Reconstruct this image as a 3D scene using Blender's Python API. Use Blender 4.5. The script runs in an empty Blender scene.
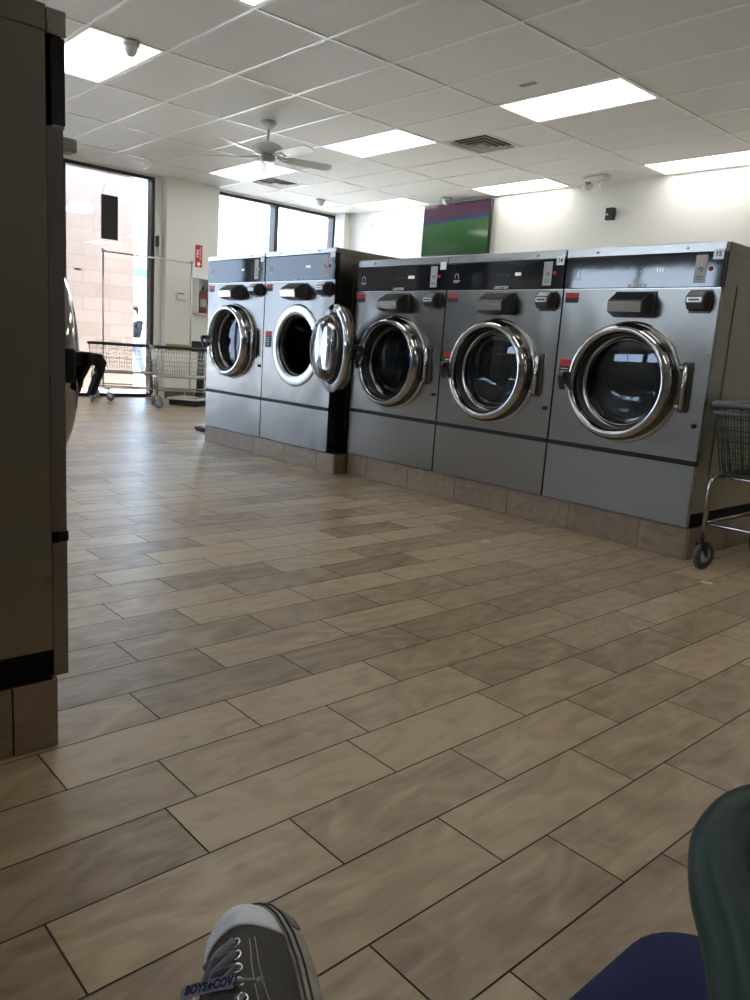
import bpy, bmesh, math, random
from mathutils import Vector, Matrix, Quaternion
random.seed(7)
PI = math.pi
C = bpy.context.scene.collection
scn = bpy.context.scene

# ------------------------------------------------------------------ camera
CAM_H = 0.9052
F_PX, YAW, PITCH, ROLL = 772.7885, -0.82635, -0.19311, 0.06857
fw = Vector((math.cos(PITCH)*math.sin(YAW), math.cos(PITCH)*math.cos(YAW), math.sin(PITCH)))
rt0 = Vector((math.cos(YAW), -math.sin(YAW), 0)); up0 = rt0.cross(fw)
rt = math.cos(ROLL)*rt0 + math.sin(ROLL)*up0
up = -math.sin(ROLL)*rt0 + math.cos(ROLL)*up0
cd = bpy.data.cameras.new('camera'); cam = bpy.data.objects.new('camera', cd); C.objects.link(cam)
cd.sensor_fit = 'VERTICAL'; cd.sensor_height = 36; cd.sensor_width = 27
cd.lens = 36*F_PX/1000; cd.clip_start = .02; cd.clip_end = 300
cam.matrix_world = Matrix(((rt.x, up.x, -fw.x, 0), (rt.y, up.y, -fw.y, 0), (rt.z, up.z, -fw.z, CAM_H), (0, 0, 0, 1)))
scn.camera = cam
# ------------------------------------------------------------------ sky, sun, exposure
SKY = 7.5; PANEL = 2.6; SUN = 22.0
scn.view_settings.view_transform = 'Standard'; scn.view_settings.look = 'None'
scn.view_settings.gamma = 1; scn.view_settings.use_curve_mapping = False
scn.view_settings.exposure = 0.95
w = bpy.data.worlds.new('sky'); scn.world = w; w.use_nodes = True
nt = w.node_tree; bg = nt.nodes['Background']
tc = nt.nodes.new('ShaderNodeTexCoord'); sep = nt.nodes.new('ShaderNodeSeparateXYZ'); rmp = nt.nodes.new('ShaderNodeValToRGB')
nt.links.new(tc.outputs['Generated'], sep.inputs[0]); nt.links.new(sep.outputs['Z'], rmp.inputs[0]); nt.links.new(rmp.outputs[0], bg.inputs[0])
rmp.color_ramp.elements[0].position = 0.0; rmp.color_ramp.elements[0].color = (.78, .88, 1, 1)
_e = rmp.color_ramp.elements.new(.11); _e.color = (.36, .60, 1, 1)
rmp.color_ramp.elements[1].position = .45; rmp.color_ramp.elements[1].color = (.38, .62, 1, 1)
bg.inputs[1].default_value = SKY
sd = bpy.data.lights.new('sun', 'SUN'); sd.energy = SUN; sd.angle = .01; sd.color = (1, .95, .88)
so = bpy.data.objects.new('sun', sd); C.objects.link(so); so.location = (5, 0, 20)
so.rotation_euler = Vector((-.03, .7, -.72)).to_track_quat('-Z', 'Y').to_euler()

# ------------------------------------------------------------------ helpers
def mat(name, col, rough=.5, metal=0., spec=None, noise=None, bump=None, emit=None, var=.0, coat=0., aniso=0., rough_var=None):
    """noise=(scale xyz, amount) colour variation; bump=(scale xyz, strength)"""
    m = bpy.data.materials.new(name); m.use_nodes = True; n = m.node_tree; b = n.nodes['Principled BSDF']
    b.inputs['Base Color'].default_value = (*col, 1); b.inputs['Roughness'].default_value = rough; b.inputs['Metallic'].default_value = metal
    if spec is not None: b.inputs['Specular IOR Level'].default_value = spec
    if coat: b.inputs['Coat Weight'].default_value = coat; b.inputs['Coat Roughness'].default_value = .04
    if emit: b.inputs['Emission Color'].default_value = (*emit[0], 1); b.inputs['Emission Strength'].default_value = emit[1]
    if noise or bump or rough_var:
        t = n.nodes.new('ShaderNodeTexCoord')
        def nz(sc, det=4):
            mp = n.nodes.new('ShaderNodeMapping'); mp.inputs['Scale'].default_value = sc
            n.links.new(t.outputs['Object'], mp.inputs[0]); z = n.nodes.new('ShaderNodeTexNoise'); z.inputs['Scale'].default_value = 1; z.inputs['Detail'].default_value = det
            n.links.new(mp.outputs[0], z.inputs[0]); return z.outputs['Fac']
        if noise:
            r = n.nodes.new('ShaderNodeValToRGB'); a = noise[1]
            r.color_ramp.elements[0].position = .3; r.color_ramp.elements[1].position = .7
            r.color_ramp.elements[0].color = (*[c*(1-a) for c in col], 1); r.color_ramp.elements[1].color = (*[min(1, c*(1+a)) for c in col], 1)
            n.links.new(nz(noise[0]), r.inputs[0]); n.links.new(r.outputs[0], b.inputs['Base Color'])
        if rough_var:
            q = n.nodes.new('ShaderNodeMapRange'); q.inputs['To Min'].default_value = rough_var[1]; q.inputs['To Max'].default_value = rough_var[2]
            n.links.new(nz(rough_var[0]), q.inputs[0]); n.links.new(q.outputs[0], b.inputs['Roughness'])
        if bump:
            prev = None
            for sc, st, dist in (bump if isinstance(bump, list) else [bump]):
                bp = n.nodes.new('ShaderNodeBump'); bp.inputs['Strength'].default_value = st; bp.inputs['Distance'].default_value = dist
                n.links.new(nz(sc, 2), bp.inputs['Height'])
                if prev: n.links.new(prev.outputs[0], bp.inputs['Normal'])
                prev = bp
            n.links.new(prev.outputs[0], b.inputs['Normal'])
    return m

def glass_mat(name, tint, fac_min=.05, refl=(1, 1, 1), rough=.01):
    m = bpy.data.materials.new(name); m.use_nodes = True; n = m.node_tree; n.nodes.clear()
    o = n.nodes.new('ShaderNodeOutputMaterial'); mx = n.nodes.new('ShaderNodeMixShader'); tr = n.nodes.new('ShaderNodeBsdfTransparent'); g = n.nodes.new('ShaderNodeBsdfGlossy'); fr = n.nodes.new('ShaderNodeFresnel')
    fr.inputs[0].default_value = 1.5; tr.inputs[0].default_value = (*tint, 1); g.inputs[0].default_value = (*refl, 1); g.inputs['Roughness'].default_value = rough
    ad = n.nodes.new('ShaderNodeMath'); ad.operation = 'ADD'; ad.inputs[1].default_value = fac_min; ad.use_clamp = True
    n.links.new(fr.outputs[0], ad.inputs[0]); n.links.new(ad.outputs[0], mx.inputs[0]); n.links.new(tr.outputs[0], mx.inputs[1]); n.links.new(g.outputs[0], mx.inputs[2]); n.links.new(mx.outputs[0], o.inputs[0])
    return m

class MB:
    def __init__(s): s.b = bmesh.new(); s.mi = 0; s.smooth = []
    def _f(s, vs, sm=False):
        try: f = s.b.faces.new(vs)
        except ValueError: return None
        f.material_index = s.mi; f.smooth = sm; return f
    def v(s, p): return s.b.verts.new(p)
    def box(s, x0, x1, y0, y1, z0, z1, bev=0, seg=2):
        x0, x1 = min(x0, x1), max(x0, x1); y0, y1 = min(y0, y1), max(y0, y1); z0, z1 = min(z0, z1), max(z0, z1)
        vs = [s.v(p) for p in ((x0, y0, z0), (x1, y0, z0), (x1, y1, z0), (x0, y1, z0), (x0, y0, z1), (x1, y0, z1), (x1, y1, z1), (x0, y1, z1))]
        fs = [s._f([vs[i] for i in q]) for q in ((3, 2, 1, 0), (4, 5, 6, 7), (0, 1, 5, 4), (1, 2, 6, 5), (2, 3, 7, 6), (3, 0, 4, 7))]
        if bev:
            es = list({e for f in fs for e in f.edges})
            r = bmesh.ops.bevel(s.b, geom=es, offset=bev, segments=seg, affect='EDGES', profile=.5)
            for f in r['faces']: f.material_index = s.mi; f.smooth = seg > 1
        return s
    def prism(s, poly, axis, a, b, bev=0):
        """poly 2D; axis 'x': poly=(y,z); 'y': (x,z); 'z': (x,y)"""
        def P(p, t):
            return (t, p[0], p[1]) if axis == 'x' else (p[0], t, p[1]) if axis == 'y' else (p[0], p[1], t)
        A = [s.v(P(p, a)) for p in poly]; B = [s.v(P(p, b)) for p in poly]; n = len(poly)
        fs = [s._f(A), s._f(B[::-1])] + [s._f([A[i], A[(i+1) % n], B[(i+1) % n], B[i]]) for i in range(n)]
        fs = [f for f in fs if f]
        bmesh.ops.recalc_face_normals(s.b, faces=fs)
        if bev:
            es = list({e for f in fs for e in f.edges})
            r = bmesh.ops.bevel(s.b, geom=es, offset=bev, segments=2, affect='EDGES', profile=.5)
            for f in r['faces']: f.material_index = s.mi; f.smooth = True
        return s
    def tube(s, pts, r, seg=8, closed=False, cap=True, flat=1.0, upv=None):
        pts = [Vector(p) for p in pts]; n = len(pts); rings = []
        rs = r if isinstance(r, (list, tuple)) else [r]*n
        prevn = None
        for i, p in enumerate(pts):
            if closed: t = pts[(i+1) % n]-pts[i-1]
            else: t = pts[min(i+1, n-1)]-pts[max(i-1, 0)]
            t.normalize()
            if prevn is None:
                a = Vector(upv) if upv else (Vector((0, 0, 1)) if abs(t.z) < .9 else Vector((1, 0, 0)))
            else: a = prevn
            nn = (a-t*a.dot(t)).normalized(); prevn = nn; bb = t.cross(nn)
            rings.append([s.v(p+nn*math.cos(2*PI*k/seg)*rs[i]*flat+bb*math.sin(2*PI*k/seg)*rs[i]) for k in range(seg)])
        m = n if closed else n-1
        for i in range(m):
            A, B = rings[i], rings[(i+1) % n]
            for k in range(seg): s._f([A[k], A[(k+1) % seg], B[(k+1) % seg], B[k]], True)
        if cap and not closed: s._f(rings[0][::-1]); s._f(rings[-1])
        return s
    def lathe(s, prof, c=(0, 0, 0), axis='y', seg=48, flip=False, sm=True, a0=0, a1=2*PI):
        """prof list of (r, t) along axis"""
        full = abs(a1-a0-2*PI) < 1e-6; N = seg if full else seg+1; rings = []
        for r, t in prof:
            ring = []
            if r < 1e-6:
                q = s.v(Vector(c)+(Vector((0, t, 0)) if axis == 'y' else Vector((0, 0, t)) if axis == 'z' else Vector((t, 0, 0)))); ring = [q]*N
            else:
                for k in range(N):
                    a = a0+(a1-a0)*k/seg; ca, sa = math.cos(a)*r, math.sin(a)*r
                    ring.append(s.v(Vector(c)+(Vector((ca, t, sa)) if axis == 'y' else Vector((ca, sa, t)) if axis == 'z' else Vector((t, ca, sa)))))
            rings.append(ring)
        for i in range(len(rings)-1):
            for k in range(seg):
                q = [rings[i][k], rings[i][(k+1) % N], rings[i+1][(k+1) % N], rings[i+1][k]]
                u = []
                for x in q:
                    if x not in u: u.append(x)
                if len(u) > 2: s._f(u[::-1] if flip else u, sm)
        return s
    def build(s, name, m, parent=None, loc=None, rot=None, shade=False):
        bmesh.ops.recalc_face_normals(s.b, faces=s.b.faces[:])
        me = bpy.data.meshes.new(name); s.b.to_mesh(me); s.b.free()
        for x in (m if isinstance(m, list) else [m]): me.materials.append(x)
        o = bpy.data.objects.new(name, me); C.objects.link(o)
        if parent: o.parent = parent
        if loc is not None: o.location = loc
        if rot is not None: o.rotation_euler = rot
        return o

def tag(o, label=None, cat=None, group=None, kind=None):
    if label: o['label'] = label
    if cat: o['category'] = cat
    if group: o['group'] = group
    if kind: o['kind'] = kind
    return o
def struct(o): o['kind'] = 'structure'; return o
def empty(name, loc, rz=0, label=None, cat=None, group=None):
    o = bpy.data.objects.new(name, None); C.objects.link(o); o.location = loc; o.rotation_euler = (0, 0, rz); o.empty_display_size = .1
    return tag(o, label, cat, group)
def text_mesh(name, s, size, m, parent, loc, rot, depth=.0006, shear=0., bold=0., sx=1., align='CENTER'):
    cu = bpy.data.curves.new(name, 'FONT'); cu.body = s; cu.size = size; cu.extrude = depth; cu.shear = shear; cu.offset = bold
    cu.align_x = align; cu.align_y = 'CENTER'; cu.resolution_u = 3
    t = bpy.data.objects.new('tmp_text', cu); C.objects.link(t)
    dg = bpy.context.evaluated_depsgraph_get(); me = bpy.data.meshes.new_from_object(t.evaluated_get(dg)); me.name = name
    bpy.data.objects.remove(t, do_unlink=True); bpy.data.curves.remove(cu)
    me.materials.clear(); me.materials.append(m)
    for v in me.vertices: v.co.x *= sx
    o = bpy.data.objects.new(name, me); C.objects.link(o); o.parent = parent; o.location = loc; o.rotation_euler = rot
    return o
def arc(c, r, a0, a1, n, plane='xz', z=0):
    out = []
    for i in range(n+1):
        a = a0+(a1-a0)*i/n; u, v = c[0]+r*math.cos(a), c[1]+r*math.sin(a)
        out.append((u, z, v) if plane == 'xz' else (u, v, z) if plane == 'xy' else (z, u, v))
    return out

# ------------------------------------------------------------------ materials
WAVE = [((1.9, 1.9, 1.1), .5, .04)]
M_steel = mat('brushed_stainless', (.235, .222, .208), .22, 1., bump=WAVE, rough_var=((2, 2, 90), .20, .28))
M_side = mat('side_steel', (.26, .248, .205), .3, 1., bump=[((.5, .5, 4.0), .7, .03)], rough_var=((2, 2, 2), .24, .34))
M_trimst = mat('trim_steel', (.42, .41, .395), .22, 1.)
M_chrome = mat('chrome', (.47, .47, .47), .07, 1., bump=((9, 9, 9), .06, .01))
M_chrome2 = mat('worn_chrome', (.36, .35, .33), .2, 1.)
M_black = mat('black_plastic', (.012, .012, .013), .35)
M_rub = mat('black_rubber', (.02, .02, .02), .6)
M_recess_shadow = mat('recess_shadow_black', (.006, .006, .006), .7, spec=.15)  # near black that paints the shadow of the recess under the cabinets
M_gasket = mat('door_gasket', (.025, .027, .03), .3)
M_panel = mat('control_panel_glass', (.012, .012, .016), .05, 0, spec=.6, bump=((5, 5, 5), .035, .01))
M_groove = mat('dark_strip', (.012, .012, .012), .55, spec=.25)
M_grey = mat('grey_plastic', (.22, .22, .22), .4)
M_dgrey = mat('dark_grey_metal', (.10, .10, .098), .35, .6)
M_lgrey = mat('light_grey_plate', (.42, .42, .42), .5)
M_drum = mat('drum_steel', (.16, .155, .15), .3, 1., noise=((60, 60, 60), .5))
M_glassd = glass_mat('door_glass', (.34, .36, .37), .0, (.8, .85, 1))
M_glassb = glass_mat('clear_bowl_glass', (.82, .84, .85), .12)
M_glass = glass_mat('window_glass', (.95, .97, .97), .0)
M_tint = glass_mat('light_dimming_glass', (.60, .63, .66), .0)  # tint added on unseen windows to dim their light on the washers
M_red = mat('red_label', (.5, .02, .015), .5)
M_blk = mat('label_black', (.02, .02, .02), .5)
M_white = mat('white_plastic', (.78, .78, .76), .4)
M_wlabel = mat('white_label', (.93, .95, .97), .5)
M_mark = mat('panel_marking', (.7, .7, .7), .5)
M_digit = mat('lit_digits', (.6, .6, .6), .5, emit=((1, .95, .85), .35))
M_wall = mat('painted_wall', (.80, .79, .74), .55, bump=((60, 60, 60), .05, .004))
M_wallb = mat('painted_wall_beige', (.66, .64, .57), .55, bump=((60, 60, 60), .05, .004))
M_tbar = mat('ceiling_bar', (.85, .84, .80), .4)
M_ceil = mat('ceiling_tile', (.80, .78, .75), .9, noise=((90, 90, 90), .09), bump=((70, 70, 70), .35, .006))
M_frame = mat('bronze_window_frame', (.022, .02, .02), .35)
M_wood = mat('wood_rail', (.45, .30, .14), .5, noise=((40, 3, 40), .3))
M_conc = mat('outdoor_concrete', (.62, .6, .57), .9, noise=((1.5, 1.5, 1.5), .1))
M_diff = mat('light_diffuser', (.9, .9, .9), .5, emit=((1, .985, .95), PANEL))
M_wheelh = mat('wheel_hub', (.42, .52, .72), .4)
M_tire = mat('grey_tyre', (.07, .07, .075), .6)
M_zinc = mat('zinc', (.6, .6, .6), .3, .9)

def tile_mat(name, dark, light, attr=True, grain=(55, 2.4, 55), rough=(.22, .36)):
    m = bpy.data.materials.new(name); m.use_nodes = True; n = m.node_tree; b = n.nodes['Principled BSDF']; L = n.links.new; b.inputs['Specular IOR Level'].default_value = .6
    t = n.nodes.new('ShaderNodeTexCoord'); at = n.nodes.new('ShaderNodeAttribute'); at.attribute_name = 'tile_tone'
    cmb = n.nodes.new('ShaderNodeVectorMath'); cmb.operation = 'MULTIPLY_ADD'; cmb.inputs[1].default_value = (37, 53, 11); L(at.outputs['Vector'], cmb.inputs[0]); L(t.outputs['Object'], cmb.inputs[2])
    def nz(sc, det, dist=0.):
        mp = n.nodes.new('ShaderNodeMapping'); mp.inputs['Scale'].default_value = sc; L(cmb.outputs[0], mp.inputs[0])
        z = n.nodes.new('ShaderNodeTexNoise'); z.inputs['Scale'].default_value = 1; z.inputs['Detail'].default_value = det; z.inputs['Distortion'].default_value = dist; L(mp.outputs[0], z.inputs[0]); return z.outputs['Fac']
    g = nz(grain, 6, .8); bl = nz((9, 4.0, 9), 4, 2.2)
    a1 = n.nodes.new('ShaderNodeMath'); a1.operation = 'MULTIPLY_ADD'; a1.inputs[1].default_value = .30; L(g, a1.inputs[0])
    a2 = n.nodes.new('ShaderNodeMath'); a2.operation = 'MULTIPLY_ADD'; a2.inputs[1].default_value = .70; L(bl, a2.inputs[0])
    sx = n.nodes.new('ShaderNodeSeparateXYZ'); L(at.outputs['Vector'], sx.inputs[0])
    a3 = n.nodes.new('ShaderNodeMath'); a3.operation = 'MULTIPLY'; a3.inputs[1].default_value = .36; L(sx.outputs[0], a3.inputs[0]); L(a3.outputs[0], a2.inputs[2]); L(a2.outputs[0], a1.inputs[2])
    r = n.nodes.new('ShaderNodeValToRGB'); r.color_ramp.elements[0].position = .36; r.color_ramp.elements[1].position = .86
    r.color_ramp.elements[0].color = (*dark, 1); r.color_ramp.elements[1].color = (*light, 1); L(a1.outputs[0], r.inputs[0]); L(r.outputs[0], b.inputs['Base Color'])
    b.inputs['Roughness'].default_value = rough[1]
    bp = n.nodes.new('ShaderNodeBump'); bp.inputs['Strength'].default_value = .12; bp.inputs['Distance'].default_value = .002; L(g, bp.inputs['Height']); L(bp.outputs[0], b.inputs['Normal'])
    return m
M_tile = tile_mat('wood_look_tile', (.185, .126, .074), (.455, .350, .215))
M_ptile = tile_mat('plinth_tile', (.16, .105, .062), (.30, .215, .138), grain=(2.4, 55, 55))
M_grout = mat('dark_grout', (.045, .032, .024), .8)

# ------------------------------------------------------------------ room
XL, YB, CZ = -10.47, 8.45, 3.016; XR, YF = 3.6, -7.0
TW, TL, X0 = .168656, .463085, -1.584985
OFF = [.52397, .71903, .65045, .36254, 1.06495, 1.19762, .86877]
GR = .0018
def floor():
    me = bpy.data.meshes.new('floor'); V = []; Fc = []; mi = []; tone = []
    V += [(XL-.3, YF, -.0025), (XR, YF, -.0025), (XR, YB, -.0025), (XL-.3, YB, -.0025)]; Fc.append((0, 1, 2, 3)); mi.append(1); tone += [(0, 0, 0)]*4
    i0 = int((XL-.3-X0)//TW); i1 = int((XR-X0)//TW)
    for i in range(i0, i1+1):
        xa, xb = X0+i*TW, X0+(i+1)*TW
        off = OFF[i] if 0 <= i < 7 else .86877+(i-6)*TL*.36 if i > 6 else .52397+i*TL*.385
        j0 = math.floor((YF-off)/TL)
        for j in range(j0, int((YB-off)//TL)+1):
            ya, yb = max(off+j*TL, YF), min(off+(j+1)*TL, YB); a, b = max(xa, XL-.3), min(xb, XR)
            if yb-ya < .01 or b-a < .01: continue
            k = len(V); V += [(a+GR, ya+GR, 0), (b-GR, ya+GR, 0), (b-GR, yb-GR, 0), (a+GR, yb-GR, 0)]; Fc.append((k, k+1, k+2, k+3)); mi.append(0)
            q = (random.random(), random.random(), random.random()); tone += [q]*4
    me.from_pydata(V, [], Fc); me.materials.append(M_tile); me.materials.append(M_grout)
    for p, x in zip(me.polygons, mi): p.material_index = x
    at = me.attributes.new('tile_tone', 'FLOAT_VECTOR', 'POINT')
    for d, q in zip(at.data, tone): d.vector = q
    o = bpy.data.objects.new('floor', me); C.objects.link(o); struct(o)
floor()

CX, CY, G = -4.7487, 4.2354, .6096
LIGHTS = [(0, 2), (0, 6), (-4, 2), (-4, 6), (-8, 2), (-8, 6), (-4, -3), (0, -3), (4, 2), (4, 6), (4, -3), (8, 2), (8, -3), (-8, -3), (-4, -8), (0, -8), (-8, -8), (4, -8)]  # later entries continue the pattern out of view, added for lighting
VENTS = [(-2, 3), (-8, 3)]
def ceiling():
    m = MB(); cut = set()
    for x, y in LIGHTS: cut.add((x, y))
    i0 = -10; i1 = 14
    for i in range(i0, i1+1, 2):
        for j in range(-19, 8):
            if (i, j) in cut: continue
            a, b = max(CX+i*G, XL), min(CX+(i+2)*G, XR); c, d = max(CY+j*G, YF), min(CY+(j+1)*G, YB)
            if (i, j) in VENTS: a = CX+(i+1)*G
            if b-a < .01 or d-c < .01: continue
            vs = [m.v(p) for p in ((a, c, CZ+.006), (a, d, CZ+.006), (b, d, CZ+.006), (b, c, CZ+.006))]; m._f(vs)
    m.mi = 1; h = .012
    for i in range(i0, i1+3, 2):
        x = CX+i*G
        if XL < x < XR: m.box(x-h, x+h, YF, YB, CZ-.0, CZ+.01)
    for j in range(-19, 9):
        y = CY+j*G
        if YF < y < YB: m.box(XL, XR, y-h, y+h, CZ-.0003, CZ+.0097)
    m.box(XL, XR, YB-.02, YB, CZ-.001, CZ+.02); m.box(XL, XL+.02, YF, YB, CZ-.001, CZ+.02)
    for i, j in VENTS: x = CX+(i+1)*G; m.box(x-h, x+h, CY+j*G, CY+(j+1)*G, CZ-.0002, CZ+.01)
    m.mi = 0; m.box(XL-.5, XR+.3, YF-.3, YB+.3, CZ+.25, CZ+.4)
    struct(m.build('ceiling', [M_ceil, M_tbar]))
ceiling()

def wall_left():
    m = MB(); a, b = XL-.25, XL
    wins = WIN
    m.box(a, b, YF, wins[0][0], 0, CZ+.25)
    for k, (y0, y1, z0, z1, n) in enumerate(wins):
        if z0 > .03: m.box(a, b, y0, y1, 0, z0)
        m.box(a, b, y0, y1, z1, CZ+.25)
        e = wins[k+1][0] if k+1 < len(wins) else YB
        if e-y1 > .005: m.box(a, b, y1, e, 0, CZ+.25)
    m.box(b, b+.12, 5.27, 6.09, 0, CZ+.25)      # painted column
    struct(m.build('wall_left', [M_wall, M_wallb]))
WIN = [(-5.2, -3.2, .03, 2.98, 2), (-1.6, .0, .03, 2.98, 1), (.2, 1.7, .03, 2.98, 1), (1.9, 3.6, .03, 2.98, 1), (3.90, 5.165, .0, 3.0, 1), (6.10, 8.36, .20, 3.0, 2)]  # all but the last pair are unseen, placed to shape reflections on the steel
wall_left()
struct(MB().box(XL-.25, XR+.2, YB, YB+.2, 0, CZ+.25).box(XL, XL+.24, YB-.12, YB, 0, CZ+.005).build('wall_back', M_wall))
struct(MB().box(XR, XR+.2, YF, YB, 0, CZ+.25).build('wall_right', mat('bounce_cutting_taupe', (.26, .23, .20), .6)))  # unseen wall, dark colour invented to cut bounce light
# front wall behind the viewer, with two unseen windows invented for the reflections
fwm = MB()
for a, b, z0, z1 in ((XL-.25, -9.9, 0, CZ+.25), (-9.9, -3.2, 0, 2.15), (-9.9, -3.2, 2.85, CZ+.25), (-6.7, -6.4, 2.15, 2.85), (-3.2, XR+.2, 0, CZ+.25)): fwm.box(a, b, YF-.2, YF, z0, z1)
struct(fwm.build('wall_front', mat('bounce_dimming_taupe', (.42, .39, .35), .6)))  # wall colour invented to keep bounce and reflections dim
for k, (y0, y1, z0, z1, n) in enumerate(WIN):
    t = .045; x0, x1 = XL-.17, XL-.06+(.03 if k >= 4 else 0)
    m = MB(); m.box(x0, x1, y0, y0+t, z0, z1).box(x0, x1, y1-t, y1, z0, z1).box(x0, x1, y0+t, y1-t, z1-t, z1).box(x0, x1, y0+t, y1-t, z0, z0+t)
    ym = [y0+(y1-y0)*q/n for q in range(1, n)]
    if k == 5: ym = [7.19]
    for y in ym: m.box(x0, x1+.01, y-.035, y+.035, z0+t, z1-t)
    o = struct(m.build('window_%d' % (k+1), M_frame))
    gl = MB(); gl.box(XL-.12, XL-.112, y0+t, y1-t, z0+t, z1-t).build('pane', M_tint if k in (1, 2, 3) else M_glass, o)
for k, (a, b) in enumerate(((-9.9, -6.7), (-6.4, -3.2))):  # unseen high windows, added and sized for what the panels reflect
    m = MB(); t = .05
    m.box(a, a+t, YF-.15, YF-.05, 2.15, 2.85).box(b-t, b, YF-.15, YF-.05, 2.15, 2.85).box(a, b, YF-.15, YF-.05, 2.15, 2.2).box(a, b, YF-.15, YF-.05, 2.8, 2.85).box((a+b)/2-.03, (a+b)/2+.03, YF-.15, YF-.05, 2.2, 2.8)
    o = struct(m.build('window_%d' % (k+7), M_frame)); MB().box(a+t, b-t, YF-.11, YF-.1, 2.2, 2.8).build('pane', M_glass, o)
struct(MB().box(XL+.12, XL+.15, 5.28, 6.08, .70, .775, .004).build('trim_1', M_wood))
bs = MB(); bs.box(XL+.12, XL+.132, 5.27, 6.09, .001, .13).box(XL, XL+.012, 6.09, YB, .001, .13); struct(bs.build('baseboard_left', M_ptile))
struct(MB().box(XL+.25, XR, YB-.012, YB, .001, .13).build('baseboard_back', M_ptile))

# outside
def ground():
    o = MB().box(-60, XL-.25, -50, 60, -.3, -.12).build('ground', M_conc); struct(o)
ground()
struct(MB().box(-12.9, XL-.25, -8, 9, -.12, -.02).build('trim_2', M_conc))
def stone_mat():
    m = mat('tan_stone_blocks', (.50, .36, .30), .9); n = m.node_tree; b = n.nodes['Principled BSDF']; L = n.links.new
    t = n.nodes.new('ShaderNodeTexCoord'); mp = n.nodes.new('ShaderNodeMapping'); mp.inputs['Rotation'].default_value = (PI/2, 0, PI/2)
    sp = n.nodes.new('ShaderNodeSeparateXYZ'); cb = n.nodes.new('ShaderNodeCombineXYZ'); L(t.outputs['Object'], sp.inputs[0]); L(sp.outputs['Y'], cb.inputs[0]); L(sp.outputs['Z'], cb.inputs[1])
    br = n.nodes.new('ShaderNodeTexBrick'); br.inputs['Scale'].default_value = 1; br.inputs['Brick Width'].default_value = .42; br.inputs['Row Height'].default_value = .2; br.inputs['Mortar Size'].default_value = .008
    br.inputs['Color1'].default_value = (.20, .145, .118, 1); br.inputs['Color2'].default_value = (.245, .178, .148, 1); br.inputs['Mortar'].default_value = (.175, .13, .108, 1)
    L(cb.outputs[0], br.inputs[0]); L(br.outputs[0], b.inputs['Base Color']); return m
o = MB().box(-12.9, -12.2, 3.2, 5.66, -.12, 3.35, .01).build('stone_pier', stone_mat()); tag(o, 'tan stone block pier standing outside the tall window', 'pillar')

# ------------------------------------------------------------------ washing machines
def hole_panel(m, x0, x1, z0, z1, cx, cz, r, y, th=.0, seg=64):
    """flat rectangle with a round hole, facing -y"""
    ring = [m.v((cx+r*math.cos(2*PI*k/seg), y, cz+r*math.sin(2*PI*k/seg))) for k in range(seg)]
    out = []
    for k in range(seg):
        a = 2*PI*k/seg; dx, dz = math.cos(a), math.sin(a); ts = []
        if dx > 1e-9: ts.append((x1-cx)/dx)
        if dx < -1e-9: ts.append((x0-cx)/dx)
        if dz > 1e-9: ts.append((z1-cz)/dz)
        if dz < -1e-9: ts.append((z0-cz)/dz)
        t = min(ts); out.append(m.v((cx+dx*t, y, cz+dz*t)))
    cor = {}
    for X, Z in ((x0, z0), (x1, z0), (x1, z1), (x0, z1)):
        a = math.atan2(Z-cz, X-cx) % (2*PI); cor[int(a/(2*PI)*seg)] = m.v((X, y, Z))
    for k in range(seg):
        k2 = (k+1) % seg
        if k in cor: m._f([ring[k], ring[k2], out[k2], cor[k], out[k]])
        else: m._f([ring[k], ring[k2], out[k2], out[k]])

def door_parts(parent, loc, rot, handle=True):
    """door centred at origin of its own object, outer face to -y, hinge on +x"""
    m = MB()
    prof = [(.236, -.012), (.238, -.05), (.243, -.078), (.254, -.09), (.268, -.088), (.282, -.074), (.291, -.05), (.293, -.028), (.290, -.012), (.236, -.012)]
    m.lathe(prof, seg=72)
    d = m.build('door', M_chrome, parent, loc, rot)
    g = MB(); g.lathe([(.2375, -.05), (.232, -.052), (.230, -.03), (.226, .002), (.222, .014), (.214, .016), (.208, .028)], seg=64); g.build('gasket', M_gasket, d)
    r = MB(); r.lathe([(.2175, .006), (.2165, .002), (.2135, .001), (.2115, .004), (.2115, .016), (.2175, .016), (.2175, .006)], seg=64); r.build('inner_ring', M_chrome2, d)
    b = MB(); pr = [(0, .0)]
    for k in range(1, 9): rr = .210*k/8; pr.append((rr, .012*(rr/.210)**2))
    b.lathe(pr, seg=64); b.build('door_glass', M_glassd, d)
    bw = MB(); pr = [(.212, .018), (.208, .035), (.198, .06), (.182, .082), (.155, .096), (.10, .106), (.05, .110), (0, .111)]
    bw.lathe(pr, seg=64); bw.build('glass_bowl', M_glassb, d)
    if handle:
        h = MB()
        # hooked black pull at the left of the ring, rooted on the ring
        h.prism([(-.045, .03), (-.085, .034), (-.126, .03), (-.137, .012), (-.131, -.012), (-.11, -.062), (-.098, -.062), (-.118, -.012), (-.118, .004), (-.085, .006), (-.045, -.008)], 'x', -.302, -.272, .003)
        h.box(-.318, -.262, -.062, -.036, -.035, .04, .006)
        h.prism([(-.322, .012), (-.318, .034), (-.27, .03), (-.238, -.05), (-.25, -.062), (-.27, -.03)], 'y', -.098, -.086, .003)
        h.build('door_handle', M_black, d)
    return d

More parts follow.
